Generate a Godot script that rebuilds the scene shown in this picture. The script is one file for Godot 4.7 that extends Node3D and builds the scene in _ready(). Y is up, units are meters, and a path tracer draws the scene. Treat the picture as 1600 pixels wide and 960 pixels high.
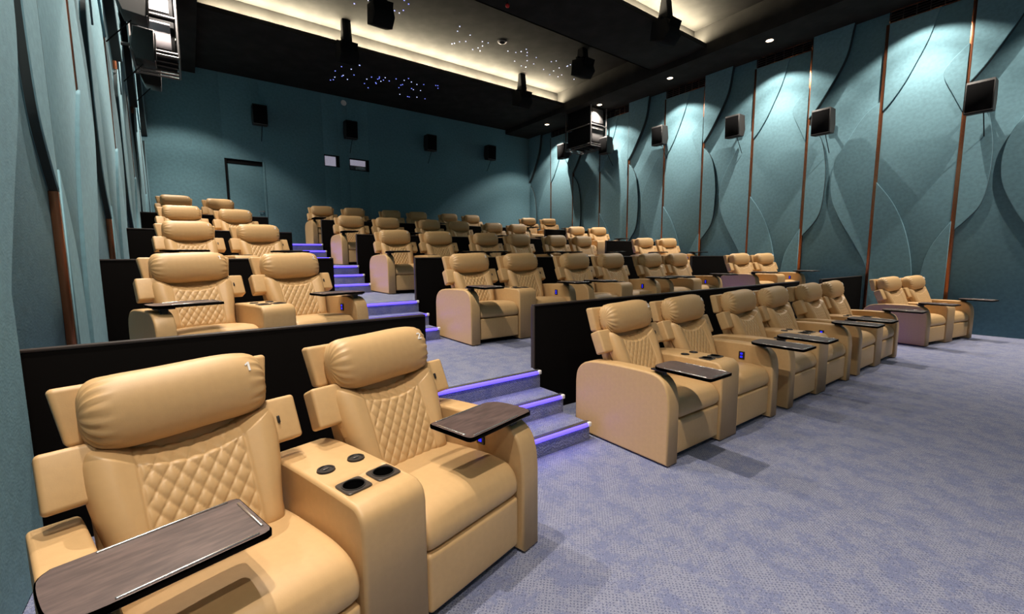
extends Node3D
# A recliner cinema seen from beside its front row. x runs along the rows, y is up, +z points at the screen.

const XL := -0.37         # face of the wavy panels on one side wall
const XR := 12.02         # and on the other
const XMID := 5.845
const ZBACK := -12.1
const ZFRONT := 6.6
const YSOFFIT := 6.34
const TIER_Y := [0.0, 0.447, 0.895, 1.353, 1.823]
const TIER_Z := [0.0, -2.64, -5.262, -7.89, -10.478]   # depth of the headrests of each row
const BAY := 2.56
const BAY0 := -2.48
const LAMP_BEAM := 14.5    # narrow beam of a downlight
const LAMP_SKIRT := 7.5   # its wide skirt

var cache := {}
var M := {}
var taken := {}
var rng := RandomNumberGenerator.new()

# ---------------------------------------------------------------- naming
func numbered(called: String) -> String:
	var n: int = taken.get(called, 0)
	taken[called] = n + 1
	return called if n == 0 else "%s_%03d" % [called, n]

func thing(called: String, label: String, category: String, at: Vector3, turn := 0.0, group := "") -> Node3D:
	var o := Node3D.new()
	o.name = numbered(called)
	add_child(o)
	o.position = at
	o.rotation.y = turn
	o.set_meta("label", label)
	o.set_meta("category", category)
	if group != "":
		o.set_meta("group", group)
	return o

func structure(called: String, label := "", category := "") -> Node3D:
	var o := Node3D.new()
	o.name = numbered(called)
	add_child(o)
	o.set_meta("kind", "structure")
	if label != "":
		o.set_meta("label", label)
	if category != "":
		o.set_meta("category", category)
	return o

func part(parent: Node, called: String, mesh: Mesh, mat: Material, at := Vector3.ZERO, rot := Vector3.ZERO) -> MeshInstance3D:
	var o := MeshInstance3D.new()
	o.name = called
	o.mesh = mesh
	o.material_override = mat
	o.position = at
	o.rotation = rot
	o.cast_shadow = GeometryInstance3D.SHADOW_CASTING_SETTING_ON
	parent.add_child(o, true)
	return o

# ---------------------------------------------------------------- mesh helpers
func quad(st: SurfaceTool, a: Vector3, b: Vector3, c: Vector3, d: Vector3) -> void:
	for p in [a, b, c, a, c, d]:
		st.add_vertex(p)

func grid_mesh(pts: Array, wrap := false) -> ArrayMesh:
	# pts[row][column] of Vector3, smooth
	var st := SurfaceTool.new()
	st.begin(Mesh.PRIMITIVE_TRIANGLES)
	st.set_smooth_group(0)
	add_grid(st, pts, wrap)
	st.generate_normals()
	return st.commit()

func add_grid(st: SurfaceTool, pts: Array, wrap := false) -> void:
	for i in pts.size() - 1:
		var a: Array = pts[i]
		var b: Array = pts[i + 1]
		var n := a.size()
		for j in (n if wrap else n - 1):
			var k := (j + 1) % n
			quad(st, a[j], b[j], b[k], a[k])

func rbox(size: Vector3, r: float, seg := 2, puff := Vector3.ZERO, mid := 0) -> ArrayMesh:
	# box with rounded edges; puff bulges each pair of faces outwards by so many metres at the middle
	var key := "rbox%s%s%s%s%s" % [size, r, seg, puff, mid]
	if cache.has(key):
		return cache[key]
	var h := size / 2.0
	r = minf(r, minf(h.x, minf(h.y, h.z)))
	var par: Array = []   # pairs (sign weight, tangent)
	for i in seg + 1:
		par.append([-1.0, -tan(PI / 4.0 * (1.0 - float(i) / seg))])
	for i in mid:
		par.append([-1.0 + 2.0 * (i + 1.0) / (mid + 1.0), 0.0])
	for i in seg + 1:
		par.append([1.0, tan(PI / 4.0 * float(i) / seg)])
	var st := SurfaceTool.new()
	st.begin(Mesh.PRIMITIVE_TRIANGLES)
	st.set_smooth_group(0)
	for axis in 3:
		for s in [-1.0, 1.0]:
			var u := (axis + 1) % 3
			var v := (axis + 2) % 3
			var rows: Array = []
			for pu in par:
				var row: Array = []
				for pv in par:
					var d := Vector3.ZERO
					d[axis] = s
					d[u] = pu[1]
					d[v] = pv[1]
					d = d.normalized() * r
					var c := Vector3.ZERO
					c[axis] = s * (h[axis] - r)
					c[u] = pu[0] * (h[u] - r)
					c[v] = pv[0] * (h[v] - r)
					var p := c + d
					var f := Vector3(p.x / h.x, p.y / h.y, p.z / h.z)
					p.x += puff.x * f.x * (1.0 - f.y * f.y) * (1.0 - f.z * f.z)
					p.y += puff.y * f.y * (1.0 - f.x * f.x) * (1.0 - f.z * f.z)
					p.z += puff.z * f.z * (1.0 - f.x * f.x) * (1.0 - f.y * f.y)
					row.append(p)
				rows.append(row)
			if s < 0:
				rows.reverse()
			add_grid(st, rows)
	st.generate_normals()
	var m := st.commit()
	cache[key] = m
	return m

func box(a: Vector3, b: Vector3, bevel := 0.004) -> ArrayMesh:
	var c := (a + b) / 2.0
	var m := rbox((b - a).abs(), bevel, 1)
	var st := SurfaceTool.new()
	st.append_from(m, 0, Transform3D(Basis(), c))
	return st.commit()

func spline(pts: Array, n := 6) -> PackedVector2Array:
	var out := PackedVector2Array()
	for i in pts.size() - 1:
		var p0: Vector2 = pts[maxi(i - 1, 0)]
		var p1: Vector2 = pts[i]
		var p2: Vector2 = pts[i + 1]
		var p3: Vector2 = pts[mini(i + 2, pts.size() - 1)]
		for j in n:
			var t := float(j) / n
			out.append(p1.cubic_interpolate(p2, p0, p3, t))
	out.append(pts[-1])
	return out

func extrude(poly: PackedVector2Array, width: float, bevel: float, steps := 3, what := 0) -> ArrayMesh:
	# polygon given as (z, y), pushed along x by width, edges rounded
	if Geometry2D.is_polygon_clockwise(poly):
		poly = poly.duplicate()
		poly.reverse()
	var n := poly.size()
	var inward := PackedVector2Array()
	for i in n:
		var e0 := (poly[i] - poly[(i + n - 1) % n]).normalized()
		var e1 := (poly[(i + 1) % n] - poly[i]).normalized()
		var n0 := Vector2(-e0.y, e0.x)
		var n1 := Vector2(-e1.y, e1.x)
		var m := (n0 + n1)
		m = m / maxf(0.6, m.length_squared() / 2.0)
		inward.append(m)
	var st := SurfaceTool.new()
	st.begin(Mesh.PRIMITIVE_TRIANGLES)
	st.set_smooth_group(0)
	var rings: Array = []
	var prof: Array = []
	for i in steps + 1:
		var a := PI / 2.0 * i / steps
		prof.append(Vector2(-width / 2.0 + bevel * (1.0 - sin(a)), bevel * (1.0 - cos(a))))
	prof.reverse()
	# prof now goes from full outline side to cap; rebuild as cap -> outline -> outline -> cap
	var seq: Array = []
	for i in steps + 1:
		var a := PI / 2.0 * i / steps
		seq.append([-width / 2.0 + bevel * (1.0 - cos(a)), bevel * (1.0 - sin(a))])
	for i in steps + 1:
		var a := PI / 2.0 * (1.0 - float(i) / steps)
		seq.append([width / 2.0 - bevel * (1.0 - cos(a)), bevel * (1.0 - sin(a))])
	for s in seq:
		var row: Array = []
		for i in n:
			var q: Vector2 = poly[i] + inward[i] * s[1]
			row.append(Vector3(s[0], q.y, q.x))
		rings.append(row)
	if what == 2:   # only the sides
		add_grid(st, rings.slice(steps, steps + 2), true)
		st.generate_normals()
		return st.commit()
	if what == 1:   # only the two faces with their rounded edges
		add_grid(st, rings.slice(0, steps + 1), true)
		add_grid(st, rings.slice(steps + 1), true)
	else:
		add_grid(st, rings, true)
	st.set_smooth_group(-1)
	var capped := PackedVector2Array()
	for i in n:
		capped.append(poly[i] + inward[i] * bevel)
	var tris := Geometry2D.triangulate_polygon(capped)
	for i in range(0, tris.size(), 3):
		var a := capped[tris[i]]
		var b := capped[tris[i + 1]]
		var c := capped[tris[i + 2]]
		for p in [a, b, c]:
			st.add_vertex(Vector3(-width / 2.0, p.y, p.x))
		for p in [a, c, b]:
			st.add_vertex(Vector3(width / 2.0, p.y, p.x))
	st.generate_normals()
	return st.commit()

func lathe(profile: Array, n := 24) -> ArrayMesh:
	# profile of (radius, y)
	var rows: Array = []
	for p in profile:
		var row: Array = []
		for j in n:
			var a := TAU * j / n
			row.append(Vector3(cos(a) * p.x, p.y, sin(a) * p.x))
		rows.append(row)
	var st := SurfaceTool.new()
	st.begin(Mesh.PRIMITIVE_TRIANGLES)
	for i in rows.size() - 1:
		st.set_smooth_group(i)
		add_grid(st, [rows[i], rows[i + 1]], true)
	st.generate_normals()
	return st.commit()

func tube(a: Vector3, b: Vector3, r: float, n := 10) -> ArrayMesh:
	var st := SurfaceTool.new()
	st.begin(Mesh.PRIMITIVE_TRIANGLES)
	st.set_smooth_group(0)
	var d := (b - a).normalized()
	var u := d.cross(Vector3.UP if absf(d.y) < 0.9 else Vector3.RIGHT).normalized()
	var v := d.cross(u)
	var rows: Array = []
	for e in [[a, 0.0], [a, 1.0], [b, 1.0], [b, 0.0]]:
		var row: Array = []
		for j in n:
			var t := TAU * j / n
			row.append(e[0] + (u * cos(t) + v * sin(t)) * r * e[1])
		rows.append(row)
	for i in 3:
		st.set_smooth_group(i)
		add_grid(st, [rows[i], rows[i + 1]], true)
	st.generate_normals()
	return st.commit()

func merged(list: Array) -> ArrayMesh:
	var st := SurfaceTool.new()
	for e in list:
		st.append_from(e[0], 0, e[1])
	return st.commit()

# ---------------------------------------------------------------- materials
func flat(c: Color, rough := 0.6, metal := 0.0) -> StandardMaterial3D:
	var m := StandardMaterial3D.new()
	m.albedo_color = c
	m.roughness = rough
	m.metallic = metal
	return m

func rgb(r: float, g: float, b: float) -> Color:
	return Color(r / 255.0, g / 255.0, b / 255.0)

func noise(s: int, freq: float, octaves := 3) -> FastNoiseLite:
	var f := FastNoiseLite.new()
	f.seed = s
	f.noise_type = FastNoiseLite.TYPE_SIMPLEX_SMOOTH
	f.frequency = freq
	f.fractal_octaves = octaves
	return f

func bump(s: int, freq: float, size: int, strength: float, octaves := 3) -> ImageTexture:
	var img := noise(s, freq, octaves).get_seamless_image(size, size)
	img.convert(Image.FORMAT_RGBA8)
	img.bump_map_to_normal_map(strength)
	return ImageTexture.create_from_image(img)

func tinted(s: int, freq: float, size: int, lo: Color, hi: Color, octaves := 4) -> ImageTexture:
	var img := noise(s, freq, octaves).get_seamless_image(size, size)
	img.convert(Image.FORMAT_RGBA8)
	for y in size:
		for x in size:
			img.set_pixel(x, y, lo.lerp(hi, img.get_pixel(x, y).r))
	return ImageTexture.create_from_image(img)

func make_materials() -> void:
	var leather := flat(rgb(201, 164, 114), 0.47)
	leather.albedo_texture = tinted(3, 0.012, 256, Color(0.97, 0.97, 0.97), Color(1, 1, 1))
	leather.normal_enabled = true
	leather.normal_texture = bump(5, 0.09, 256, 3.0)
	leather.normal_scale = 0.06
	leather.uv1_triplanar = true
	leather.uv1_scale = Vector3.ONE * 7.0
	M.leather = leather
	var fab := flat(rgb(102, 141, 153), 0.95)
	fab.albedo_texture = tinted(11, 0.02, 512, Color(0.88, 0.88, 0.88), Color(1, 1, 1), 5)
	fab.rim_enabled = true
	fab.rim = 0.5
	fab.rim_tint = 0.9
	fab.normal_enabled = true
	fab.normal_texture = bump(12, 0.2, 256, 4.0)
	fab.normal_scale = 0.05
	fab.uv1_triplanar = true
	fab.uv1_world_triplanar = true
	fab.uv1_scale = Vector3.ONE * 1.1
	M.fabric = fab
	var fab2: StandardMaterial3D = fab.duplicate()
	fab2.albedo_color = rgb(98, 136, 148)
	M.fabric_back = fab2
	M.dark_rim = flat(rgb(34, 46, 49), 0.95)  # dark tone for the rims of some wave boards, darker than their faces
	M.copper = flat(rgb(168, 108, 78), 0.25, 0.9)
	M.black = flat(rgb(24, 21, 20), 0.55)
	M.blackmatte = flat(rgb(17, 17, 18), 0.9)
	M.blackmatte.metallic_specular = 0.25
	M.cabinet = flat(rgb(22, 20, 19), 0.7)
	M.laminate = flat(rgb(15, 13, 12), 0.85)
	M.laminate.metallic_specular = 0.15
	M.laminate_edge = flat(rgb(52, 44, 40), 0.5)
	# one black ceiling paint everywhere; the coves are bright only where their strips light it
	M.ceiling = flat(rgb(46, 45, 43), 0.95)
	M.ceiling.metallic_specular = 0.2
	M.ceiling.albedo_texture = tinted(21, 0.015, 256, Color(0.8, 0.8, 0.8), Color(1, 1, 1), 5)
	M.ceiling.uv1_triplanar = true
	M.ceiling.uv1_world_triplanar = true
	M.ceiling.uv1_scale = Vector3.ONE * 0.5
	M.chrome = flat(rgb(205, 203, 200), 0.25, 0.9)
	M.steel = flat(rgb(110, 108, 108), 0.5, 0.8)
	M.plastic = flat(rgb(28, 27, 27), 0.4)
	M.plastic_ring = flat(rgb(58, 52, 48), 0.35)
	M.hole = flat(rgb(8, 8, 8), 0.9)
	M.hole.metallic_specular = 0.2
	M.white = flat(rgb(228, 224, 220), 0.6)
	M.grille = flat(rgb(12, 12, 13), 0.9)
	M.grille.metallic_specular = 0.2
	M.grey_panel = flat(rgb(160, 153, 158), 0.8)
	M.panel_shaded = flat(rgb(72, 70, 70), 0.85)  # same panel as on the other rack, darkened to stand for dimmer light
	M.red = flat(rgb(190, 20, 20), 0.4)
	M.metal_dark = flat(rgb(60, 58, 58), 0.4, 0.6)
	# wood grain of the trays
	var gw := Image.create(512, 128, false, Image.FORMAT_RGB8)
	var n1 := noise(31, 0.05, 4)
	var n2 := noise(32, 0.25, 2)
	for y in 128:
		for x in 512:
			var v := 0.5 + 0.5 * n1.get_noise_2d(x * 0.12, y * 1.6)
			v = v * 0.75 + 0.25 * (0.5 + 0.5 * n2.get_noise_2d(x * 0.08, y * 2.5))
			gw.set_pixel(x, y, rgb(52, 42, 42).lerp(rgb(118, 98, 92), v))
	var wood := flat(Color.WHITE, 0.38)
	wood.albedo_texture = ImageTexture.create_from_image(gw)
	M.wood = wood
	# carpet: woven dots over soft blotches, two metres to a repeat
	var size := 1024
	var ci := Image.create(size, size, false, Image.FORMAT_RGB8)
	var cb := noise(41, 0.006, 4)
	cb.noise_type = FastNoiseLite.TYPE_SIMPLEX
	var blot := cb.get_seamless_image(size, size)
	var fine := noise(42, 0.22, 2).get_seamless_image(size, size)
	var mid := noise(43, 0.035, 3).get_seamless_image(size, size)
	for y in size:
		for x in size:
			var b := blot.get_pixel(x, y).r
			var f := fine.get_pixel(x, y).r
			var g := mid.get_pixel(x, y).r
			# torn-edged blue patches in a pale ground, both finely mottled
			var patch := smoothstep(0.42, 0.62, b * 0.42 + g * 0.30 + f * 0.28)
			var light := rgb(150, 153, 170).lerp(rgb(116, 121, 144), smoothstep(0.3, 0.7, f))
			var dark := rgb(122, 129, 160).lerp(rgb(94, 101, 134), smoothstep(0.3, 0.7, f))
			var col := light.lerp(dark, patch)
			var cx := int(x / 8.0)
			var cy := int(y / 8.0)
			var dx := x % 8
			var dy := y % 8
			var on := (cx + (cy % 2)) % 2 == 0 and dx > 0 and dx < 6 and dy > 1 and dy < 7
			var keep := fine.get_pixel((cx * 37) % size, (cy * 53) % size).r
			if on and keep > 0.34 + 0.3 * patch:
				col = col.lerp(rgb(66, 72, 104), 0.75)
			ci.set_pixel(x, y, col)
	var carpet := flat(Color.WHITE, 1.0)
	carpet.albedo_texture = ImageTexture.create_from_image(ci)
	carpet.normal_enabled = true
	carpet.normal_texture = bump(44, 0.3, 256, 5.0)
	carpet.normal_scale = 0.4
	carpet.uv1_triplanar = true
	carpet.uv1_world_triplanar = true
	carpet.uv1_scale = Vector3.ONE * 0.72
	M.carpet = carpet
	M.lamp = flat(rgb(255, 240, 220), 0.5)
	M.lamp.emission_enabled = true
	M.lamp.emission = rgb(255, 226, 190)
	M.lamp.emission_energy_multiplier = 8.0
	M.led = flat(rgb(250, 235, 190), 0.5)
	M.led.emission_enabled = true
	M.led.emission = rgb(255, 236, 190)
	M.led.emission_energy_multiplier = 6.0
	M.violet = flat(rgb(120, 110, 255), 0.4)
	M.violet.emission_enabled = true
	M.violet.emission = rgb(84, 66, 255)
	M.violet.emission_energy_multiplier = 2.4
	M.star = flat(Color.WHITE, 0.5)
	M.star.emission_enabled = true
	M.star.emission = rgb(190, 200, 255)
	M.star.emission_energy_multiplier = 1.6
	M.star_blue = flat(Color.WHITE, 0.5)
	M.star_blue.emission_enabled = true
	M.star_blue.emission = rgb(110, 125, 255)
	M.star_blue.emission_energy_multiplier = 1.6
	M.button = flat(rgb(20, 20, 60), 0.4)
	M.button.emission_enabled = true
	M.button.emission = rgb(20, 30, 255)
	M.button.emission_energy_multiplier = 1.4
	M.booth = flat(rgb(220, 215, 225), 0.8)
	M.booth.emission_enabled = true
	M.booth.emission = rgb(215, 205, 225)
	M.booth.emission_energy_multiplier = 0.45
	var glass := flat(Color(0.9, 0.92, 0.95, 0.12), 0.05)
	glass.transparency = BaseMaterial3D.TRANSPARENCY_ALPHA
	M.glass = glass

# ---------------------------------------------------------------- recliner
const LEAN := 0.425      # lean of the backrest from upright
const SEAT_U := 0.4325   # seat centre from the middle of a pair

func back_point(x: float, h: float, d: float) -> Vector3:
	return Vector3(x, 0.43 + h * cos(LEAN) + d * sin(LEAN), 0.262 - h * sin(LEAN) + d * cos(LEAN))

func backrest_mesh() -> ArrayMesh:
	if cache.has("backrest"):
		return cache.backrest
	var st := SurfaceTool.new()
	st.begin(Mesh.PRIMITIVE_TRIANGLES)
	st.set_smooth_group(0)
	for face in [1, 0]:
		var nx := 132 if face == 1 else 14
		var ny := 110 if face == 1 else 10
		var rows: Array = []
		for j in ny + 1:
			var T := -cos(PI * j / ny) * 0.35 + (2.0 * j / ny - 1.0) * 0.65
			var row: Array = []
			for i in nx + 1:
				var X := -cos(PI * i / nx) * 0.35 + (2.0 * i / nx - 1.0) * 0.65
				var t := T * 0.5 + 0.5
				var w := lerpf(0.252, 0.298, smoothstep(0.0, 0.8, t)) - 0.018 * pow(maxf(0.0, t - 0.86) / 0.14, 2.0)
				var x := X * w
				var top := 0.475 + 0.02 * pow(absf(X), 2.0) - 0.03 * pow(absf(X), 14.0)
				var h := t * top
				var edge := pow(maxf(0.0, 1.0 - pow(absf(X), 9.0)), 0.42) * pow(maxf(0.0, 1.0 - pow(absf(T), 14.0)), 0.42)
				var d: float
				if face == 1:
					d = 0.062 * edge + 0.022 * edge * smoothstep(0.5, 0.8, absf(X)) - 0.006
					var q := 1.0 - smoothstep(0.148, 0.166, absf(x))
					var a := x / 0.052 + h / 0.078
					var b := x / 0.052 - h / 0.078
					var puffed := pow(absf(sin(PI * a)) * absf(sin(PI * b)), 0.28)
					d += edge * q * (puffed * 0.0115 - 0.0085)
					# seam either side of the quilting
					d -= edge * 0.006 * exp(-pow((absf(x) - 0.163) / 0.005, 2.0))
					d += 0.012 * edge * sin(PI * t)
					# above a curved crease the cushion folds back towards the headrest
					var crease := 0.345 + 0.125 * X * X
					d -= 1.0 * maxf(0.0, h - crease)
				else:
					d = -0.05 * edge - 0.006
				row.append(back_point(x, h, d))
			rows.append(row)
		if face == 0:
			rows.reverse()
		add_grid(st, rows)
	st.generate_normals()
	cache.backrest = st.commit()
	return cache.backrest

func pillow_surface(s: float, th: float) -> Vector3:
	var a := absf(s)
	var e := pow(maxf(0.0, 1.0 - pow(a, 7.0)), 0.36)
	var pleat := smoothstep(0.66, 0.97, a) * (0.065 * sin(19.0 * th + signf(s)) + 0.035 * sin(31.0 * th))
	var rr := e * (1.0 + pleat)
	var c := cos(th)
	var sn := sin(th)
	var y := signf(sn) * pow(absf(sn), 0.86) * 0.131 * rr
	var z := signf(c) * pow(absf(c), 0.86) * 0.098 * rr
	y += 0.005 * sin(s * 3.0) * e
	var lean := 0.2
	return Vector3(s * 0.284, y * cos(lean) + z * sin(lean), -y * sin(lean) + z * cos(lean))

func pillow_mesh() -> ArrayMesh:
	if cache.has("pillow"):
		return cache.pillow
	var rows: Array = []
	for i in 57:
		var s := -cos(PI * i / 56.0)
		s = lerpf(s, i / 28.0 - 1.0, 0.25)
		var row: Array = []
		for j in 72:
			row.append(pillow_surface(s, TAU * j / 72.0))
		rows.append(row)
	cache.pillow = grid_mesh(rows, true)
	return cache.pillow

func arm_profile() -> PackedVector2Array:
	var p := spline([Vector2(-0.13, 0.44), Vector2(-0.115, 0.525), Vector2(-0.065, 0.59), Vector2(0.02, 0.63), Vector2(0.14, 0.648), Vector2(0.35, 0.66), Vector2(0.58, 0.662), Vector2(0.68, 0.648), Vector2(0.745, 0.60), Vector2(0.775, 0.52), Vector2(0.785, 0.42)], 3)
	p.append(Vector2(0.785, 0.012))
	p.append(Vector2(-0.13, 0.012))
	return p

func cushion_mesh() -> ArrayMesh:
	if cache.has("cushion"):
		return cache.cushion
	var prof := spline([Vector2(0.2, 0.33), Vector2(0.2, 0.44), Vector2(0.25, 0.463), Vector2(0.4, 0.478), Vector2(0.56, 0.488), Vector2(0.65, 0.486), Vector2(0.715, 0.468), Vector2(0.752, 0.43), Vector2(0.768, 0.385), Vector2(0.766, 0.345), Vector2(0.75, 0.322)], 4)
	prof.append(Vector2(0.7, 0.315))
	prof.append(Vector2(0.24, 0.315))
	# rounded sides and a crown across the width
	var st := SurfaceTool.new()
	st.begin(Mesh.PRIMITIVE_TRIANGLES)
	st.set_smooth_group(0)
	var c := Vector2(0.5, 0.40)
	var rows: Array = []
	var n := 24
	for i in n + 1:
		var X := -cos(PI * i / n) * 0.5 + (2.0 * i / n - 1.0) * 0.5
		var k := pow(maxf(0.0, 1.0 - pow(absf(X), 14.0)), 0.3)
		var row: Array = []
		for q in prof:
			var v: Vector2 = q
			var off := (v - c)
			off = Vector2(off.x * (0.93 + 0.07 * k), off.y * (0.72 + 0.28 * k))
			if v.y > 0.42:
				off.y += 0.012 * (1.0 - X * X)
			row.append(Vector3(X * 0.287, c.y + off.y, c.x + off.x))
		rows.append(row)
	add_grid(st, rows, true)
	for s in [0, n]:
		var mid := Vector3(rows[s][0].x, c.y, c.x)
		for j in prof.size():
			var a: Vector3 = rows[s][j]
			var b: Vector3 = rows[s][(j + 1) % prof.size()]
			for p in ([mid, a, b] if s == 0 else [mid, b, a]):
				st.add_vertex(p)
	st.generate_normals()
	cache.cushion = st.commit()
	return cache.cushion

func tray_outline(grow := 0.0) -> PackedVector2Array:
	# (across, along): the pivot end is rounded off on one side
	var w := 0.14 - grow
	var l := 0.46 - grow
	var p := PackedVector2Array()
	for q in spline([Vector2(-w, 0.10), Vector2(-w * 0.93, 0.05), Vector2(-w * 0.62, 0.012 + grow), Vector2(-w * 0.2, grow), Vector2(w * 0.7, grow), Vector2(w, 0.03 + grow)], 4):
		p.append(q)
	for q in [Vector2(w, l - 0.02), Vector2(w - 0.006, l - 0.006), Vector2(w - 0.02, l), Vector2(-w + 0.02, l), Vector2(-w + 0.006, l - 0.006), Vector2(-w, l - 0.02)]:
		p.append(q)
	return p

func tray_top_mesh() -> ArrayMesh:
	if cache.has("traytop"):
		return cache.traytop
	var p := tray_outline(0.004)
	var tris := Geometry2D.triangulate_polygon(p)
	var st := SurfaceTool.new()
	st.begin(Mesh.PRIMITIVE_TRIANGLES)
	st.set_normal(Vector3.UP)
	for i in range(0, tris.size(), 3):
		var a := p[tris[i]]
		var b := p[tris[i + 1]]
		var c := p[tris[i + 2]]
		if (b - a).cross(c - a) < 0:
			var t := b
			b = c
			c = t
		for q in [a, b, c]:
			st.set_uv(Vector2(q.y / 0.46, q.x / 0.28 + 0.5))
			st.set_normal(Vector3.UP)
			st.add_vertex(Vector3(q.x, 0.0, q.y))
	cache.traytop = st.commit()
	return cache.traytop

func tray_board_mesh() -> ArrayMesh:
	if cache.has("trayboard"):
		return cache.trayboard
	var poly := PackedVector2Array()
	for q in tray_outline():
		poly.append(Vector2(q.y, q.x))
	var m := extrude(poly, 0.02, 0.004, 2)     # lies in (z, y) pushed along x: turn it flat
	cache.trayboard = merged([[m, Transform3D(Basis(Vector3(0, 1, 0), Vector3(1, 0, 0), Vector3(0, 0, 1)), Vector3.ZERO)]])
	return cache.trayboard

func make_recliner(side: int, number: int, forward: bool, label: String, group: String, at: Vector3, turn: float) -> Node3D:
	# side +1: outer arm towards +x of the chair; the chair faces +z
	var t := thing("recliner", label, "recliner", at, turn, group)
	part(t, "plinth", rbox(Vector3(0.54, 0.06, 0.78), 0.004, 1), M.blackmatte, Vector3(0, 0.03, 0.27))
	part(t, "frame", rbox(Vector3(0.56, 0.27, 0.72), 0.02, 1), M.leather, Vector3(0, 0.19, 0.31))
	part(t, "seat_cushion", cushion_mesh(), M.leather)
	part(t, "footrest", rbox(Vector3(0.568, 0.255, 0.075), 0.018, 3, Vector3(0, 0, 0.008), 5), M.leather, Vector3(0, 0.184, 0.727))
	part(t, "backrest", backrest_mesh(), M.leather)
	var rx := Vector3(-LEAN, 0, 0)
	part(t, "back_panel", rbox(Vector3(0.56, 0.56, 0.11), 0.03, 3), M.leather, back_point(0, 0.215, -0.075), rx)
	for s in [-1.0, 1.0]:
		var wing := part(t, "shoulder_wing", rbox(Vector3(0.15, 0.188, 0.10), 0.015, 3, Vector3(0, 0, 0.004), 2), M.leather, back_point(s * 0.318, 0.402, -0.016), rx)
		if s > 0:
			part(wing, "care_tag", rbox(Vector3(0.010, 0.03, 0.014), 0.002, 1), M.plastic, Vector3(-0.012, 0.0, 0.056))
	part(t, "headrest_plate", headrest_plate_mesh(), M.leather, Vector3(0, 0.958, -0.055), Vector3(-0.2, 0, 0))
	var pillow := part(t, "headrest_pillow", pillow_mesh(), M.leather, Vector3(0, 0.974, 0.05))
	var tm: TextMesh = text_mesh(str(number))
	var p := pillow_surface(0.74, 0.50)
	part(pillow, "seat_number", tm, M.white, p + Vector3(0, 0.0012, 0.003), Vector3(-0.52, 0.0, 0.0))
	if not cache.has("arm"):
		cache.arm = extrude(arm_profile(), 0.128, 0.014, 3)
	var arm := part(t, "armrest", cache.arm, M.leather, Vector3(side * 0.3625, 0, 0))
	var panel := part(arm, "control_panel", rbox(Vector3(0.012, 0.075, 0.055), 0.005, 2), M.plastic, Vector3(-side * 0.066, 0.545, 0.5))
	panel.set_meta("label", "black seat control panel with glowing blue buttons")
	part(arm, "button", merged([[rbox(Vector3(0.004, 0.018, 0.022), 0.0015, 1), Transform3D(Basis(), Vector3(0, 0.016, 0))], [rbox(Vector3(0.004, 0.018, 0.022), 0.0015, 1), Transform3D(Basis(), Vector3(0, -0.014, 0))]]), M.button, Vector3(-side * 0.0725, 0.545, 0.5))
	# swivel tray on the arm
	var pos: Vector3
	var rot: float
	if forward:
		pos = Vector3(side * 0.285, 0.70, 0.615)
		rot = 0.0
	else:
		pos = Vector3(side * 0.43, 0.70, 0.61)
		rot = -side * PI / 2.0
	var tray := part(t, "tray_table", tray_board_mesh(), M.black, pos, Vector3(0, rot, 0))
	tray.set_meta("label", "dark wood grain swivel tray with metal edge strips")
	part(tray, "tray_top", tray_top_mesh(), M.wood, Vector3(0, 0.0106, 0))
	for s in [-1.0, 1.0]:
		part(tray, "metal_trim", rbox(Vector3(0.008, 0.006, 0.31), 0.002, 1), M.chrome, Vector3(s * 0.126, 0.012, 0.27))
	part(tray, "metal_trim", rbox(Vector3(0.19, 0.006, 0.008), 0.002, 1), M.chrome, Vector3(0, 0.012, 0.444))
	var post := part(t, "tray_bracket", tray_bracket_mesh(), M.plastic, Vector3(side * 0.345, 0, 0.655))
	post.rotation.y = 0.0
	return t

func tray_bracket_mesh() -> ArrayMesh:
	if not cache.has("bracket"):
		cache.bracket = merged([
			[rbox(Vector3(0.05, 0.09, 0.07), 0.008, 2), Transform3D(Basis(), Vector3(0, 0.635, 0))],
			[rbox(Vector3(0.12, 0.012, 0.11), 0.004, 1), Transform3D(Basis(), Vector3(0, 0.684, 0.01))],
		])
	return cache.bracket

func headrest_plate_mesh() -> ArrayMesh:
	if cache.has("plate"):
		return cache.plate
	var m := rbox(Vector3(0.685, 0.205, 0.075), 0.018, 3, Vector3.ZERO, 1)
	# narrower at the lower edge
	var mdt := MeshDataTool.new()
	mdt.create_from_surface(m, 0)
	for i in mdt.get_vertex_count():
		var v := mdt.get_vertex(i)
		v.x *= 1.0 - 0.09 * clampf(0.5 - v.y / 0.225, 0.0, 1.0)
		mdt.set_vertex(i, v)
	var out := ArrayMesh.new()
	mdt.commit_to_surface(out)
	cache.plate = out
	return out

func text_mesh(s: String) -> TextMesh:
	if cache.has("t" + s):
		return cache["t" + s]
	var f := SystemFont.new()
	f.font_names = PackedStringArray(["Droid Sans"])
	f.font_weight = 700
	var tm := TextMesh.new()
	tm.text = s
	tm.font = f
	tm.font_size = 32
	tm.pixel_size = 0.0016
	tm.depth = 0.002
	cache["t" + s] = tm
	return tm

func bored(parent: Node, called: String, m: Mesh, mat: Material, at: Array, r: float, depth: float) -> void:
	# a mesh with real holes cut into it
	var body := CSGMesh3D.new()
	body.name = called
	body.mesh = m
	body.material = mat
	for p in at:
		var cyl := CSGCylinder3D.new()
		cyl.radius = r
		cyl.height = depth
		cyl.sides = 28
		cyl.material = mat
		cyl.operation = CSGShape3D.OPERATION_SUBTRACTION
		cyl.position = p
		body.add_child(cyl)
	parent.add_child(body, true)

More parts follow.
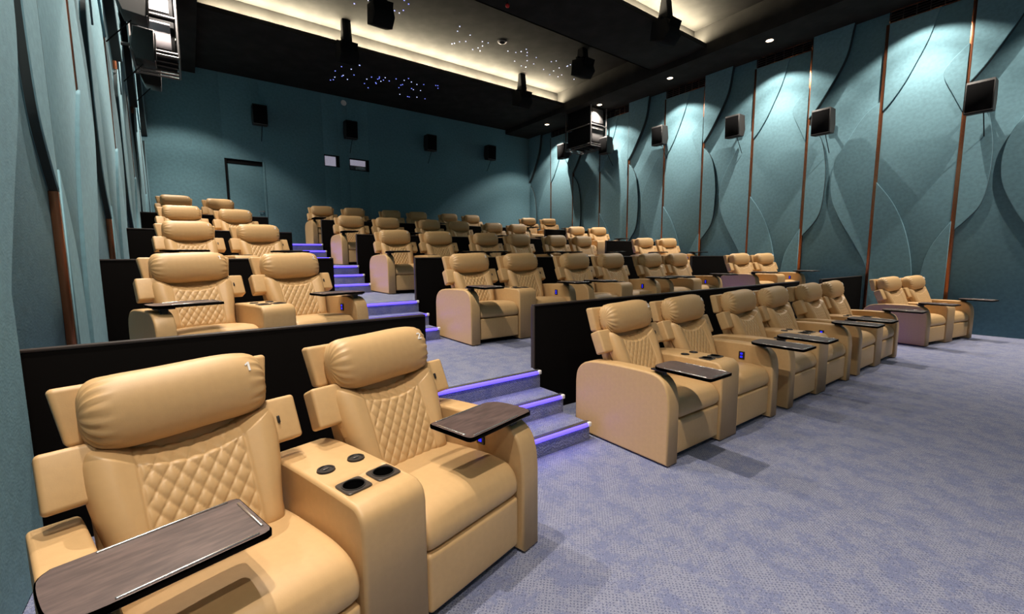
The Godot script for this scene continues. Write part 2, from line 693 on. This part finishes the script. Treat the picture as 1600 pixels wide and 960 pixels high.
func plate_with_hole(h: float, r: float, t: float) -> ArrayMesh:
	# square plate with rounded corners round a circular hole; top at y = t
	var rows: Array = [[], [], [], []]
	for j in 40:
		var a := TAU * j / 40.0
		var d := Vector2(cos(a), sin(a))
		var k := pow(pow(absf(d.x), 8.0) + pow(absf(d.y), 8.0), -1.0 / 8.0) * h
		rows[0].append(Vector3(d.x * k, -0.004, d.y * k))
		rows[1].append(Vector3(d.x * k, t - 0.002, d.y * k))
		rows[2].append(Vector3(d.x * (k - 0.003), t, d.y * (k - 0.003)))
		rows[3].append(Vector3(d.x * r, t, d.y * r))
	var st := SurfaceTool.new()
	st.begin(Mesh.PRIMITIVE_TRIANGLES)
	for i in 3:
		st.set_smooth_group(i)
		add_grid(st, [rows[i], rows[i + 1]], true)
	st.generate_normals()
	return st.commit()

func make_console(label: String, group: String, at: Vector3, turn: float) -> void:
	var t := thing("console", label, "console", at, turn, group)
	if not cache.has("console"):
		var p := spline([Vector2(-0.12, 0.42), Vector2(-0.10, 0.52), Vector2(-0.04, 0.59), Vector2(0.06, 0.625), Vector2(0.2, 0.64), Vector2(0.4, 0.645), Vector2(0.68, 0.645), Vector2(0.735, 0.635), Vector2(0.765, 0.605), Vector2(0.775, 0.56)], 3)
		p.append(Vector2(0.775, 0.012))
		p.append(Vector2(-0.12, 0.012))
		cache.console = extrude(p, 0.274, 0.016, 3)
		cache.cup_plate = plate_with_hole(0.052, 0.041, 0.007)
		cache.cup_hole = lathe([Vector2(0.0405, 0.006), Vector2(0.037, -0.07), Vector2(0.0, -0.072)], 28)
		cache.cup_ring = lathe([Vector2(0.0385, 0.004), Vector2(0.039, 0.0095), Vector2(0.043, 0.0095), Vector2(0.044, 0.0065)], 28)
		cache.dial = lathe([Vector2(0.0, 0.004), Vector2(0.026, 0.004), Vector2(0.028, 0.007), Vector2(0.034, 0.007), Vector2(0.036, 0.0)], 28)
	bored(t, "body", cache.console, M.leather, [Vector3(-0.064, 0.61, 0.60), Vector3(0.064, 0.61, 0.60)], 0.0415, 0.2)
	for s in [-1.0, 1.0]:
		var cup := part(t, "cup_holder", cup_mesh(), M.plastic_ring, Vector3(s * 0.064, 0.645, 0.60))
		part(cup, "cup_well", cache.cup_hole, M.hole, Vector3(0, 0.0, 0))
		part(cup, "cup_rim", cache.cup_ring, M.plastic, Vector3(0, 0.0, 0))
		var dial := part(t, "charging_socket", cache.dial, M.plastic, Vector3(s * 0.066, 0.645, 0.40))
		part(dial, "socket_slot", rbox(Vector3(0.024, 0.003, 0.007), 0.001, 1), M.steel, Vector3(0, 0.006, 0))

func cup_mesh() -> ArrayMesh:
	return cache.cup_plate

func pair_at(block: String, r: int, i: int) -> Array:
	# position and turn of pair i of a block in row r
	var nl := [[-0.013, 0.008], [0.047, -0.113], [0.064, 0.004], [-0.005, -0.037], [-0.106, 0.003]]
	var nr := [[-0.032, 0.013], [0.007, -0.039], [0.001, -0.01], [-0.002, 0.001], [0.051, 0.05]]
	if block == "L":
		return [Vector3(0.693 + nl[r][0], TIER_Y[r], TIER_Z[r] + 0.304 + nl[r][1]), 0.253]
	if block == "R":
		return [Vector3(10.836 + nr[r][0], TIER_Y[r], TIER_Z[r] + 0.231 + nr[r][1]), -0.181]
	return [Vector3(3.335 + 0.466 + i * 1.961, TIER_Y[r], TIER_Z[r]), 0.0]

func seating() -> void:
	var rows := ["front row", "second row", "third row", "fourth row", "back row"]
	for r in 5:
		for b in [["L", 1, "two-seat block beside the blue-lit steps and door side wall", 0], ["M", 3, "six-seat centre block", 2], ["R", 1, "two-seat block under the speaker wall", 8]]:
			for i in b[1]:
				var pa := pair_at(b[0], r, i)
				var at: Vector3 = pa[0]
				var turn: float = pa[1]
				var ex := Vector3(cos(turn), 0, -sin(turn))
				var nth := ["first", "second", "third", "fourth", "fifth", "sixth"]
				for s in [-1, 1]:
					var j: int = i * 2 + (0 if s < 0 else 1)
					var num: int = b[3] + j + 1
					var spot := ""
					if b[0] == "L":
						spot = ["against the door side wall", "at the aisle by the violet steps"][j]
					elif b[0] == "R":
						spot = ["of the speaker wall pair, aisle seat", "right under the speaker wall"][j]
					else:
						spot = "%s centre seat from the door side aisle" % nth[j]
					make_recliner(s, num, b[0] != "L", "tan leather recliner, %s, %s" % [rows[r], spot], "tan recliners, " + rows[r], at + ex * (s * SEAT_U), turn)
				var pairs: Array = {"L": ["door side wall pair"], "M": ["first centre pair from the door side", "middle centre pair", "last centre pair from the door side"], "R": ["speaker wall pair"]}[b[0]]
				make_console("tan cup holder console in the %s, %s" % [pairs[i], rows[r]], "consoles, " + rows[r], at, turn)

# ---------------------------------------------------------------- tiers, steps, partitions
func floors() -> void:
	var f := structure("floor")
	part(f, "carpet", box(Vector3(XL - 0.2, -0.3, ZBACK - 0.2), Vector3(XR + 0.2, 0, ZFRONT + 0.2), 0.002), M.carpet)
	for r in range(1, 5):
		var z: float = TIER_Z[r - 1] - 0.63
		var y: float = TIER_Y[r]
		var t := structure("floor_tier")
		part(t, "carpet", box(Vector3(XL - 0.2, TIER_Y[r - 1] - 0.05, ZBACK - 0.15), Vector3(XR + 0.2, y, z), 0.006), M.carpet)
	var rows := ["second", "third", "fourth", "back"]
	for r in 4:
		var rise: float = (TIER_Y[r + 1] - TIER_Y[r]) / 3.0
		for a in [[1.80, 2.872, "beside the two-seat block"], [8.80, 9.77, "on the speaker wall side"]]:
			for k in 3:
				var z: float = TIER_Z[r] + 0.11 - 0.314 * k
				var y: float = TIER_Y[r] + rise * (k + 1)
				var s := structure("stair_step")
				part(s, "carpet", box(Vector3(a[0], TIER_Y[r] - 0.02, TIER_Z[r] - 0.64), Vector3(a[1], y - 0.001 * (2 - k), z), 0.006), M.carpet)
				var word: String = ["lowest", "middle", "top"][k]
				var l := thing("step_light", "violet light strip on the %s step up to %s row %s" % [word, rows[r], a[2]], "step light", Vector3((a[0] + a[1]) / 2.0, y, z), 0, "violet step light strips")
				var w: float = a[1] - a[0]
				part(l, "rail", box(Vector3(-w / 2, -0.004, -0.035), Vector3(w / 2, 0.010, 0.004), 0.003), M.steel)
				part(l, "light_tube", box(Vector3(-w / 2 + 0.01, -0.026, -0.004), Vector3(w / 2 - 0.035, 0.006, 0.022), 0.010), M.violet)
				part(l, "end_cap", box(Vector3(w / 2 - 0.035, -0.028, -0.006), Vector3(w / 2, 0.011, 0.024), 0.008), M.white)
				var al := AreaLight3D.new()
				al.area_size = Vector2(w - 0.06, 0.02)
				al.light_color = rgb(92, 76, 255)
				al.light_energy = 0.07
				al.shadow_enabled = true
				al.position = Vector3(0, -0.012, 0.03)
				al.rotation = Vector3(-0.5, PI, 0)
				l.add_child(al)
	for r in 4:
		var z: float = TIER_Z[r] - 0.625
		var nth: String = ["front", "second", "third", "fourth"][r]
		for b in [[XL - 0.03, 1.79, "two recliners beside the blue-lit steps"], [2.885, 8.79, "six centre recliners"], [9.78, XR + 0.02, "two recliners under the speaker wall"]]:
			var p := thing("row_partition", "black partition behind the %s in the %s row" % [b[2], nth], "partition", Vector3((b[0] + b[1]) / 2.0, TIER_Y[r], z), 0, "black partitions behind the rows")
			var w: float = b[1] - b[0]
			part(p, "panel", box(Vector3(-w / 2, 0.001, -0.035), Vector3(w / 2, 1.035, 0.0), 0.003), M.laminate)
			part(p, "top_rail", box(Vector3(-w / 2, 1.035, -0.04), Vector3(w / 2, 1.052, 0.004), 0.004), M.laminate_edge)
			part(p, "end_post", box(Vector3(-w / 2 - 0.004, 0.001, -0.045), Vector3(-w / 2 + 0.012, 1.035, 0.004), 0.004), M.laminate_edge)

# ---------------------------------------------------------------- side walls
func wave_boards() -> Array:
	# outlines (along the wall from the bay middle, height), depth behind the panel face (negative: proud of it), thickness
	var out: Array = []
	var a := spline([Vector2(1.40, 6.38), Vector2(1.37, 6.2), Vector2(1.30, 5.77), Vector2(1.15, 5.40), Vector2(0.89, 4.93), Vector2(0.74, 4.70), Vector2(0.645, 4.58)], 5)
	a.append(Vector2(0.645, 6.38))
	out.append([a, -0.08, 0.125])
	var b := spline([Vector2(0.645, 4.46), Vector2(0.80, 4.28), Vector2(0.93, 4.0), Vector2(1.02, 3.45), Vector2(1.02, 2.85), Vector2(0.95, 2.40), Vector2(0.78, 2.12), Vector2(0.645, 1.96)], 5)
	out.append([b, -0.016, 0.061])
	var f := spline([Vector2(1.91, 4.62), Vector2(1.68, 4.43), Vector2(1.42, 4.0), Vector2(1.18, 3.46), Vector2(1.16, 2.87), Vector2(1.33, 2.35), Vector2(1.61, 1.83), Vector2(1.83, 1.41), Vector2(1.91, 1.2)], 5)
	out.append([f, -0.004, 0.049])
	var c := spline([Vector2(0.16, 6.1), Vector2(0.13, 6.0), Vector2(0.03, 5.6), Vector2(-0.13, 5.2), Vector2(-0.29, 4.85), Vector2(-0.48, 4.54), Vector2(-0.59, 4.42)], 5)
	c.append(Vector2(-0.59, 6.1))
	out.append([c, -0.028, 0.04])
	var d := spline([Vector2(0.59, 5.3), Vector2(0.36, 5.05), Vector2(0.28, 4.84), Vector2(0.44, 4.44), Vector2(0.59, 4.10)], 5)
	out.append([d, -0.03, 0.04])
	var e := spline([Vector2(-0.59, 3.0), Vector2(-0.31, 2.58), Vector2(-0.09, 2.07), Vector2(0.05, 1.49), Vector2(0.11, 0.91), Vector2(0.12, 0.0)], 5)
	e.append(Vector2(-0.59, 0.0))
	out.append([e, -0.028, 0.04])
	var g := spline([Vector2(0.59, 2.12), Vector2(0.44, 1.86), Vector2(0.29, 1.5), Vector2(0.22, 1.0), Vector2(0.2, 0.0)], 5)
	g.append(Vector2(0.59, 0.0))
	out.append([g, -0.02, 0.03])
	return out

func side_wall(sgn: float) -> void:
	# sgn +1: wall at XR facing -x; -1: wall at XL facing +x
	var face := XR if sgn > 0 else XL
	var w := structure("wall_right" if sgn > 0 else "wall_left")
	var back := face + sgn * 0.045
	part(w, "backing", box(Vector3(back, -0.3, ZBACK - 0.2), Vector3(back + sgn * 0.2, 7.4, ZFRONT + 0.2), 0.002), M.fabric_back)
	var boards := wave_boards()
	var meshes: Array = []
	for b in boards:
		meshes.append(extrude(b[0], b[2], 0.008, 2, 1 if meshes.size() < 2 else 0))
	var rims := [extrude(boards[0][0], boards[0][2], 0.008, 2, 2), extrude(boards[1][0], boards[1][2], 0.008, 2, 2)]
	var panel := rbox(Vector3(0.045, 6.1, 1.2), 0.006, 1)
	var strip := rbox(Vector3(0.05, 6.1, 0.066), 0.004, 1)
	for k in range(-4, 4):
		var zc := BAY0 + BAY * k
		if k > -4:
			part(w, "flat_panel", panel, M.fabric, Vector3(face + sgn * 0.0225, 3.05, zc))
			for z in [-0.615, 0.615]:
				part(w, "copper_strip", strip, M.copper, Vector3(face + sgn * 0.018, 3.05 + (0.0 if z < 0 else 0.06), zc + z))
			var vent := part(w, "vent_grille", merged([
				[rbox(Vector3(0.02, 0.012, 1.2), 0.002, 1), Transform3D(Basis(), Vector3(0, 0.105, 0))],
				[rbox(Vector3(0.02, 0.012, 1.2), 0.002, 1), Transform3D(Basis(), Vector3(0, -0.105, 0))],
				[rbox(Vector3(0.02, 0.2, 0.012), 0.002, 1), Transform3D(Basis(), Vector3(0, 0, 0.6))],
				[rbox(Vector3(0.02, 0.2, 0.012), 0.002, 1), Transform3D(Basis(), Vector3(0, 0, -0.6))]]), M.copper, Vector3(face, 6.22, zc))
			part(vent, "vent_recess", rbox(Vector3(0.02, 0.2, 1.19), 0.002, 1), M.hole, Vector3(sgn * 0.034, 0, 0))
			for i in 5:
				part(vent, "slat", rbox(Vector3(0.03, 0.2, 0.012), 0.002, 1), M.laminate_edge, Vector3(sgn * 0.012, 0, -0.4 + 0.2 * i))
			for i in 3:
				part(vent, "slat", rbox(Vector3(0.03, 0.008, 1.19), 0.002, 1), M.laminate_edge, Vector3(sgn * 0.014, -0.05 + 0.05 * i, 0))
		for i in boards.size():
			if k == -4 and i > 2:
				continue
			var x: float = face + sgn * (boards[i][1] + boards[i][2] / 2.0)
			var wp := part(w, "wave_panel", meshes[i], M.fabric, Vector3(x, 0, zc))
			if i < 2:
				part(wp, "dark_edge", rims[i], M.dark_rim)
		# one downlight over every flat panel
		if k > -4:
			downlight(Vector3(face - sgn * 0.74, YSOFFIT, zc), sgn, k)

func downlight(at: Vector3, sgn: float, k: int) -> void:
	var where := "speaker wall" if sgn > 0 else "wall beside the door"
	var over: String = ["over the back row", "over the fourth row", "over the third row", "over the second row", "over the front row", "just ahead of the front row", "closest to the screen wall"][k + 3]
	var t := thing("downlight", "round warm soffit downlight along the %s, %s" % [where, over], "downlight", at, 0, "soffit downlights along the " + where)
	if not cache.has("dl_ring"):
		cache.dl_ring = lathe([Vector2(0.076, 0.0), Vector2(0.078, -0.008), Vector2(0.1, -0.008), Vector2(0.105, 0.0)], 24)
		cache.dl_lens = lathe([Vector2(0.0, -0.014), Vector2(0.05, -0.012), Vector2(0.075, -0.004)], 24)
	part(t, "trim_ring", cache.dl_ring, M.metal_dark)
	part(t, "lens", cache.dl_lens, M.lamp)
	for q in [[42.0, 0.6, LAMP_BEAM], [56.0, 0.3, LAMP_SKIRT]]:
		var s := SpotLight3D.new()
		s.spot_angle = q[0]
		s.spot_angle_attenuation = q[1]
		s.light_color = rgb(255, 242, 227)
		s.light_energy = q[2]
		s.light_size = 0.02
		s.spot_range = 30.0
		s.spot_attenuation = 2.0
		s.shadow_enabled = true
		s.position = Vector3(0, -0.03, 0)
		s.rotation = Vector3(-PI / 2.0, 0, 0)
		t.add_child(s)

# ---------------------------------------------------------------- ceiling
func ceilings() -> void:
	var c := structure("ceiling")
	part(c, "roof", box(Vector3(XL - 0.4, 7.0, ZBACK - 0.3), Vector3(XR + 0.4, 7.2, ZFRONT + 0.3), 0.002), M.ceiling)
	part(c, "soffit", box(Vector3(10.78, YSOFFIT, ZBACK - 0.2), Vector3(XR + 0.3, 7.0, ZFRONT + 0.2), 0.003), M.ceiling)
	part(c, "soffit", box(Vector3(XL - 0.3, YSOFFIT, ZBACK - 0.2), Vector3(0.80, 7.0, ZFRONT + 0.2), 0.003), M.ceiling)
	for s in [[ZBACK - 0.2, -8.74], [-5.3, -3.74], [-0.3, 1.3], [3.3, ZFRONT + 0.2]]:
		part(c, "lowered_panel", box(Vector3(0.80, 6.5, s[0]), Vector3(10.78, 6.56, s[1]), 0.002), M.ceiling)
		part(c, "panel_back", box(Vector3(0.80, 6.5, s[0]), Vector3(10.78, 7.0, s[0] + 0.04), 0.002), M.ceiling)
		if s[1] < 4.0:
			part(c, "cove_lip", box(Vector3(0.80, 6.5, s[1]), Vector3(10.78, 6.60, s[1] + 0.03), 0.004), M.ceiling)
			part(c, "cove_back", box(Vector3(0.80, 6.56, s[1] - 0.34), Vector3(10.78, 7.0, s[1] - 0.30), 0.002), M.ceiling)
			var l := thing("cove_light", "warm strip light in the ceiling cove " + ("over the fourth row" if s[1] < -8.0 else ("over the second row" if s[1] < -3.0 else "ahead of the front row")), "cove light", Vector3(5.79, 6.58, s[1] - 0.13), 0, "ceiling cove lights")
			part(l, "light_strip", box(Vector3(-4.9, -0.012, -0.03), Vector3(4.9, 0.012, 0.03), 0.004), M.led)
			var al := AreaLight3D.new()
			al.area_size = Vector2(9.8, 0.06)
			al.light_color = rgb(255, 238, 204)
			al.light_energy = 150.0
			al.shadow_enabled = true
			al.position = Vector3(0, 0.02, 0)
			al.rotation = Vector3(PI / 2.0, 0, 0)
			l.add_child(al)
	# fibre-optic stars
	rng.seed = 7
	var clusters := [
		["cluster of blue star points in the ceiling above the back rows", Vector3(5.3, 6.5, -10.2), 1.5, 0.75, 46, true],
		["scattered white star points in the ceiling over the third row", Vector3(8.2, 7.0, -7.6), 2.3, 0.45, 40, false],
		["sparse bluish star points in the ceiling beside the cove light", Vector3(3.5, 7.0, -7.35), 1.1, 0.5, 22, true]]
	for q in clusters:
		var t := thing("star_ceiling", q[0], "star lights", q[1], 0, "fibre-optic star clusters")
		var ball := lathe([Vector2(0.0, -0.016), Vector2(0.012, -0.011), Vector2(0.016, 0.0)], 8)
		for i in q[4]:
			var p := Vector3(rng.randf_range(-1, 1) * q[2], 0, rng.randf_range(-1, 1) * q[3])
			part(t, "star", ball, M.star_blue if q[5] and rng.randf() < 0.6 else M.star, p)
	for p in [[Vector3(3.66, 6.5, -8.5), "ceiling edge speaker against the far cove glow, door side", 0.0], [Vector3(8.84, 6.5, -8.5), "ceiling edge speaker against the far cove glow, speaker wall side", 0.0], [Vector3(8.9, 6.5, -3.55), "ceiling edge speaker against the near cove glow", 0.0], [Vector3(3.9, 6.75, -6.9), "dim ceiling speaker hanging between the coves, door side", 0.0], [Vector3(9.2, 6.75, -6.3), "dim ceiling speaker hanging between the coves, speaker wall side", 0.0]]:
		ceiling_speaker(p[0], p[1])
	var det := thing("smoke_detector", "round white detector disc high on the dark back wall", "detector", Vector3(4.57, 6.33, ZBACK + 0.001))
	part(det, "disc", lathe([Vector2(0.0, 0.035), Vector2(0.07, 0.03), Vector2(0.085, 0.0)], 24), M.white, Vector3.ZERO, Vector3(PI / 2.0, 0, 0))
	var ring := thing("ceiling_port", "small round dark port in the ceiling amid white stars", "port", Vector3(7.2, 7.0, -7.2))
	part(ring, "rim", lathe([Vector2(0.07, 0.0), Vector2(0.075, -0.03), Vector2(0.12, -0.02), Vector2(0.125, 0.0)], 24), M.metal_dark)
	var al2 := thing("sprinkler", "small red lamp hanging from the black ceiling", "lamp", Vector3(5.75, 6.5, -4.96))
	part(al2, "stem", tube(Vector3(0, 0, 0), Vector3(0, -0.04, 0), 0.012), M.metal_dark)
	part(al2, "bulb", lathe([Vector2(0.0, -0.11), Vector2(0.035, -0.095), Vector2(0.045, -0.07), Vector2(0.035, -0.045), Vector2(0.0, -0.035)], 16), M.red)

func ceiling_speaker(at: Vector3, label: String) -> void:
	var t := thing("ceiling_speaker", label, "speaker", at, 0, "ceiling speakers")
	part(t, "hanger", extrude(PackedVector2Array([Vector2(-0.05, 0.5), Vector2(0.05, 0.5), Vector2(0.12, 0.0), Vector2(-0.14, 0.0)]), 0.2, 0.01, 1), M.blackmatte)
	part(t, "bracket", rbox(Vector3(0.46, 0.04, 0.08), 0.005, 1), M.blackmatte, Vector3(0, -0.01, 0))
	var poly := PackedVector2Array([Vector2(-0.2, 0.0), Vector2(0.16, -0.06), Vector2(0.26, -0.34), Vector2(0.1, -0.5), Vector2(-0.24, -0.38)])
	if not cache.has("cspk"):
		cache.cspk = extrude(poly, 0.42, 0.015, 2)
		cache.cspk_grille = rbox(Vector3(0.36, 0.3, 0.02), 0.006, 1)
	var body := part(t, "cabinet", cache.cspk, M.blackmatte)
	part(body, "grille", cache.cspk_grille, M.grille, Vector3(0, -0.2, 0.215), Vector3(0.34, 0, 0))

func wall_speaker(at: Vector3, face: Vector3, label: String, group: String) -> void:
	# at is the wall point; face the outward direction of the wall
	var t := thing("wall_speaker", label, "speaker", at, atan2(face.x, face.z), group)
	if not cache.has("wspk"):
		var poly := PackedVector2Array([Vector2(-0.16, 0.24), Vector2(0.12, 0.27), Vector2(0.17, -0.26), Vector2(-0.08, -0.27), Vector2(-0.17, -0.1)])
		cache.wspk = extrude(poly, 0.36, 0.014, 2)
		cache.wspk_grille = rbox(Vector3(0.33, 0.47, 0.014), 0.006, 1)
	part(t, "wall_plate", rbox(Vector3(0.14, 0.2, 0.02), 0.004, 1), M.steel, Vector3(0, 0, 0.01))
	part(t, "bracket_arm", tube(Vector3(0, 0, 0.01), Vector3(0, 0.02, 0.2), 0.025), M.metal_dark)
	var cab := part(t, "cabinet", cache.wspk, M.cabinet, Vector3(0, 0.02, 0.34), Vector3(0.14, 0, 0))
	part(cab, "grille", cache.wspk_grille, M.grille, Vector3(0, 0.0, 0.152), Vector3(-0.095, 0, 0))
	part(cab, "trim_line", rbox(Vector3(0.34, 0.012, 0.014), 0.003, 1), M.steel, Vector3(0, -0.235, 0.172), Vector3(-0.095, 0, 0))
	part(t, "cable", tube(Vector3(0.05, -0.25, 0.3), Vector3(0.05, -0.6, 0.02), 0.008, 6), M.blackmatte)

func rack(x0: float, x1: float, label: String, panel: Material) -> void:
	var z0 := -8.9
	var z1 := -7.75
	var t := thing("subwoofer_rack", label, "speaker rack", Vector3((x0 + x1) / 2.0, 5.1, (z0 + z1) / 2.0))
	var hx := (x1 - x0) / 2.0
	var hz := (z1 - z0) / 2.0
	for i in 2:
		var y := 0.08 + i * 0.62
		var b := part(t, "subwoofer", box(Vector3(-hx + 0.04, y, -hz + 0.04), Vector3(hx - 0.04, y + 0.54, hz - 0.06), 0.01), M.blackmatte)
		part(b, "front_panel", box(Vector3(-hx + 0.12, y + 0.05, hz - 0.062), Vector3(hx - 0.10, y + 0.49, hz - 0.05), 0.003), panel)
	for sx in [-1.0, 1.0]:
		for sz in [-1.0, 1.0]:
			part(t, "frame_post", tube(Vector3(sx * hx, 0, sz * hz), Vector3(sx * hx, 1.24, sz * hz), 0.022, 8), M.steel)
		for y in [0.0, 0.06, 0.66]:
			part(t, "frame_bar", tube(Vector3(sx * hx, y, -hz), Vector3(sx * hx, y, hz), 0.018, 8), M.steel)
	for sz in [-1.0, 1.0]:
		for y in [0.0, 0.06, 0.66]:
			part(t, "frame_bar", tube(Vector3(-hx, y, sz * hz), Vector3(hx, y, sz * hz), 0.018, 8), M.steel)
	for i in 4:
		part(t, "shelf_bar", tube(Vector3(-hx, 0.05, -hz + 0.2 + i * 0.25), Vector3(hx, 0.05, -hz + 0.2 + i * 0.25), 0.02, 8), M.metal_dark)

func equipment() -> void:
	var spots := [[0.98, 4.2], [-1.40, 4.36], [-3.34, 4.72], [-5.55, 4.98], [-7.62, 5.12], [-9.66, 5.33]]
	var nth := ["beside the front row", "over the front row", "over the second row", "over the third row", "right of the hanging rack, over the fourth row", "left of the hanging rack, over the back row"]
	for i in spots.size():
		wall_speaker(Vector3(XR + 0.0, spots[i][1], spots[i][0] - 0.05), Vector3(-1, 0, 0), "black wall speaker on the wavy wall " + ["beside the front row", "over the front row partition", "over the second row", "over the third row", "between the rack and fourth row", "behind the hanging rack"][i], "speakers on the wavy wall")
	for i in spots.size():
		if i > 1:
			wall_speaker(Vector3(XL, spots[i][1], spots[i][0] - 0.05), Vector3(1, 0, 0), "black speaker on the wall beside the door, over the %s row" % ["second", "third", "fourth", "back"][i - 2], "speakers on the wall beside the door")
	var bx := [2.18, 4.64, 7.34, 9.82]
	var bl := ["above the door", "above the projection windows", "between projection windows and corner", "nearest the speaker wall corner"]
	for i in 4:
		wall_speaker(Vector3(bx[i], 5.42, ZBACK), Vector3(0, 0, 1), "black speaker on the dark back wall " + bl[i], "speakers on the back wall")
	rack(11.05, 11.78, "black subwoofer rack in steel frame hanging by the speaker wall", M.panel_shaded)
	rack(-0.22, 0.45, "black subwoofer rack with pale panels hanging by the door side wall", M.grey_panel)

# ---------------------------------------------------------------- back and front walls
func end_walls() -> void:
	var w := structure("wall_back")
	# wall in pieces round the door and the projection windows
	var x0 := XL - 0.3
	var x1 := XR + 0.3
	var za := ZBACK - 0.2
	var dx0 := 1.30
	var dx1 := 2.24
	var dtop := 4.26
	var pieces := [
		[x0, dx0, 0.0, 7.2], [dx0, dx1, dtop, 7.2], [dx1, 3.90, 0.0, 7.2],
		[3.90, 4.36, 0.0, 4.34], [3.90, 4.36, 4.69, 7.2], [4.36, 4.66, 0.0, 7.2],
		[4.66, 5.29, 0.0, 4.30], [4.66, 5.29, 4.67, 7.2], [5.29, x1, 0.0, 7.2]]
	var st: Array = []
	for p in pieces:
		st.append([box(Vector3(p[0], p[2], za), Vector3(p[1], p[3], ZBACK), 0.0005), Transform3D()])
	part(w, "wall_face", merged(st), M.fabric)
	var d := structure("door_1", "teal door set back in the dark back wall", "door")
	part(d, "leaf", box(Vector3(dx0 + 0.05, 1.83, ZBACK - 0.12), Vector3(dx1 - 0.02, dtop - 0.12, ZBACK - 0.07), 0.004), M.fabric)
	part(d, "frame", merged([
		[box(Vector3(dx0 - 0.0, 1.8, ZBACK - 0.14), Vector3(dx0 + 0.05, dtop, ZBACK - 0.02), 0.004), Transform3D()],
		[box(Vector3(dx0, dtop - 0.12, ZBACK - 0.14), Vector3(dx1, dtop, ZBACK - 0.05), 0.004), Transform3D()]]), M.blackmatte)
	part(d, "jamb", box(Vector3(dx1 - 0.02, 1.8, ZBACK - 0.14), Vector3(dx1 + 0.03, dtop + 0.02, ZBACK + 0.012), 0.004), M.fabric)
	var h := part(d, "handle", tube(Vector3(dx1 - 0.2, 2.86, ZBACK - 0.02), Vector3(dx1 - 0.06, 2.86, ZBACK - 0.02), 0.013), M.chrome)
	part(h, "rosette", tube(Vector3(dx1 - 0.07, 2.86, ZBACK - 0.075), Vector3(dx1 - 0.07, 2.86, ZBACK - 0.02), 0.022), M.chrome)
	var i := 1
	for q in [[3.90, 4.36, 4.34, 4.69], [4.66, 5.29, 4.30, 4.67]]:
		var n := structure("window_%d" % i, "small lit projection booth window with dark frame", "window")
		var cx: float = (q[0] + q[1]) / 2.0
		part(n, "window_frame", merged([
			[box(Vector3(q[0], q[2], ZBACK - 0.1), Vector3(q[1], q[2] + 0.02, ZBACK + 0.004), 0.002), Transform3D()],
			[box(Vector3(q[0], q[3] - 0.02, ZBACK - 0.1), Vector3(q[1], q[3], ZBACK + 0.004), 0.002), Transform3D()],
			[box(Vector3(q[0], q[2], ZBACK - 0.1), Vector3(q[0] + 0.02, q[3], ZBACK + 0.004), 0.002), Transform3D()],
			[box(Vector3(q[1] - 0.09, q[2], ZBACK - 0.1), Vector3(q[1], q[3], ZBACK + 0.004), 0.002), Transform3D()]]), M.blackmatte)
		part(n, "pane", box(Vector3(q[0] + 0.02, q[2] + 0.02, ZBACK - 0.06), Vector3(q[1] - 0.09, q[3] - 0.02, ZBACK - 0.055), 0.001), M.glass)
		part(n, "lit_booth", box(Vector3(q[0] - 0.2, q[2] - 0.2, ZBACK - 0.45), Vector3(q[1] + 0.2, q[3] + 0.2, ZBACK - 0.40), 0.002), M.booth)
		if i == 2:
			part(n, "projector", merged([
				[box(Vector3(q[0] - 0.05, q[2] - 0.1, ZBACK - 0.35), Vector3(q[1] + 0.05, q[2] + 0.19, ZBACK - 0.18), 0.01), Transform3D()],
				[lathe([Vector2(0.0, 0.1), Vector2(0.06, 0.1), Vector2(0.07, 0.0)], 20), Transform3D(Basis(Vector3.RIGHT, PI / 2.0), Vector3(cx - 0.05, q[2] + 0.08, ZBACK - 0.18))]]), M.blackmatte)
		else:
			part(n, "stand", box(Vector3(cx + 0.05, q[2] - 0.05, ZBACK - 0.35), Vector3(cx + 0.07, q[2] + 0.09, ZBACK - 0.33), 0.002), M.blackmatte)
		i += 1
	var booth := structure("wall_booth")
	part(booth, "panel", box(Vector3(3.2, 3.6, ZBACK - 0.7), Vector3(6.0, 5.4, ZBACK - 0.65), 0.002), M.blackmatte)
	var fw := structure("wall_front")
	part(fw, "wall_face", box(Vector3(XL - 0.3, -0.3, ZFRONT), Vector3(XR + 0.3, 7.2, ZFRONT + 0.2), 0.002), M.fabric)

func _ready() -> void:
	rng.seed = 1
	var cam := Camera3D.new()
	cam.name = "camera"
	cam.position = Vector3(0.336, 1.490, 2.503)
	cam.rotation = Vector3(deg_to_rad(-6.488), deg_to_rad(-36.268), deg_to_rad(-0.374))
	cam.fov = rad_to_deg(2.0 * atan(480.0 / 681.334))
	cam.near = 0.02
	cam.far = 100.0
	add_child(cam)
	cam.current = true
	var env := Environment.new()
	env.background_mode = Environment.BG_COLOR
	env.background_color = Color.BLACK
	env.ambient_light_source = Environment.AMBIENT_SOURCE_DISABLED
	env.tonemap_mode = Environment.TONE_MAPPER_LINEAR
	env.tonemap_exposure = 1.0
	env.sdfgi_enabled = true
	env.ssao_enabled = true
	env.ssil_enabled = true
	var we := WorldEnvironment.new()
	we.environment = env
	add_child(we)
	make_materials()
	floors()
	end_walls()
	side_wall(1.0)
	side_wall(-1.0)
	ceilings()
	seating()
	equipment()
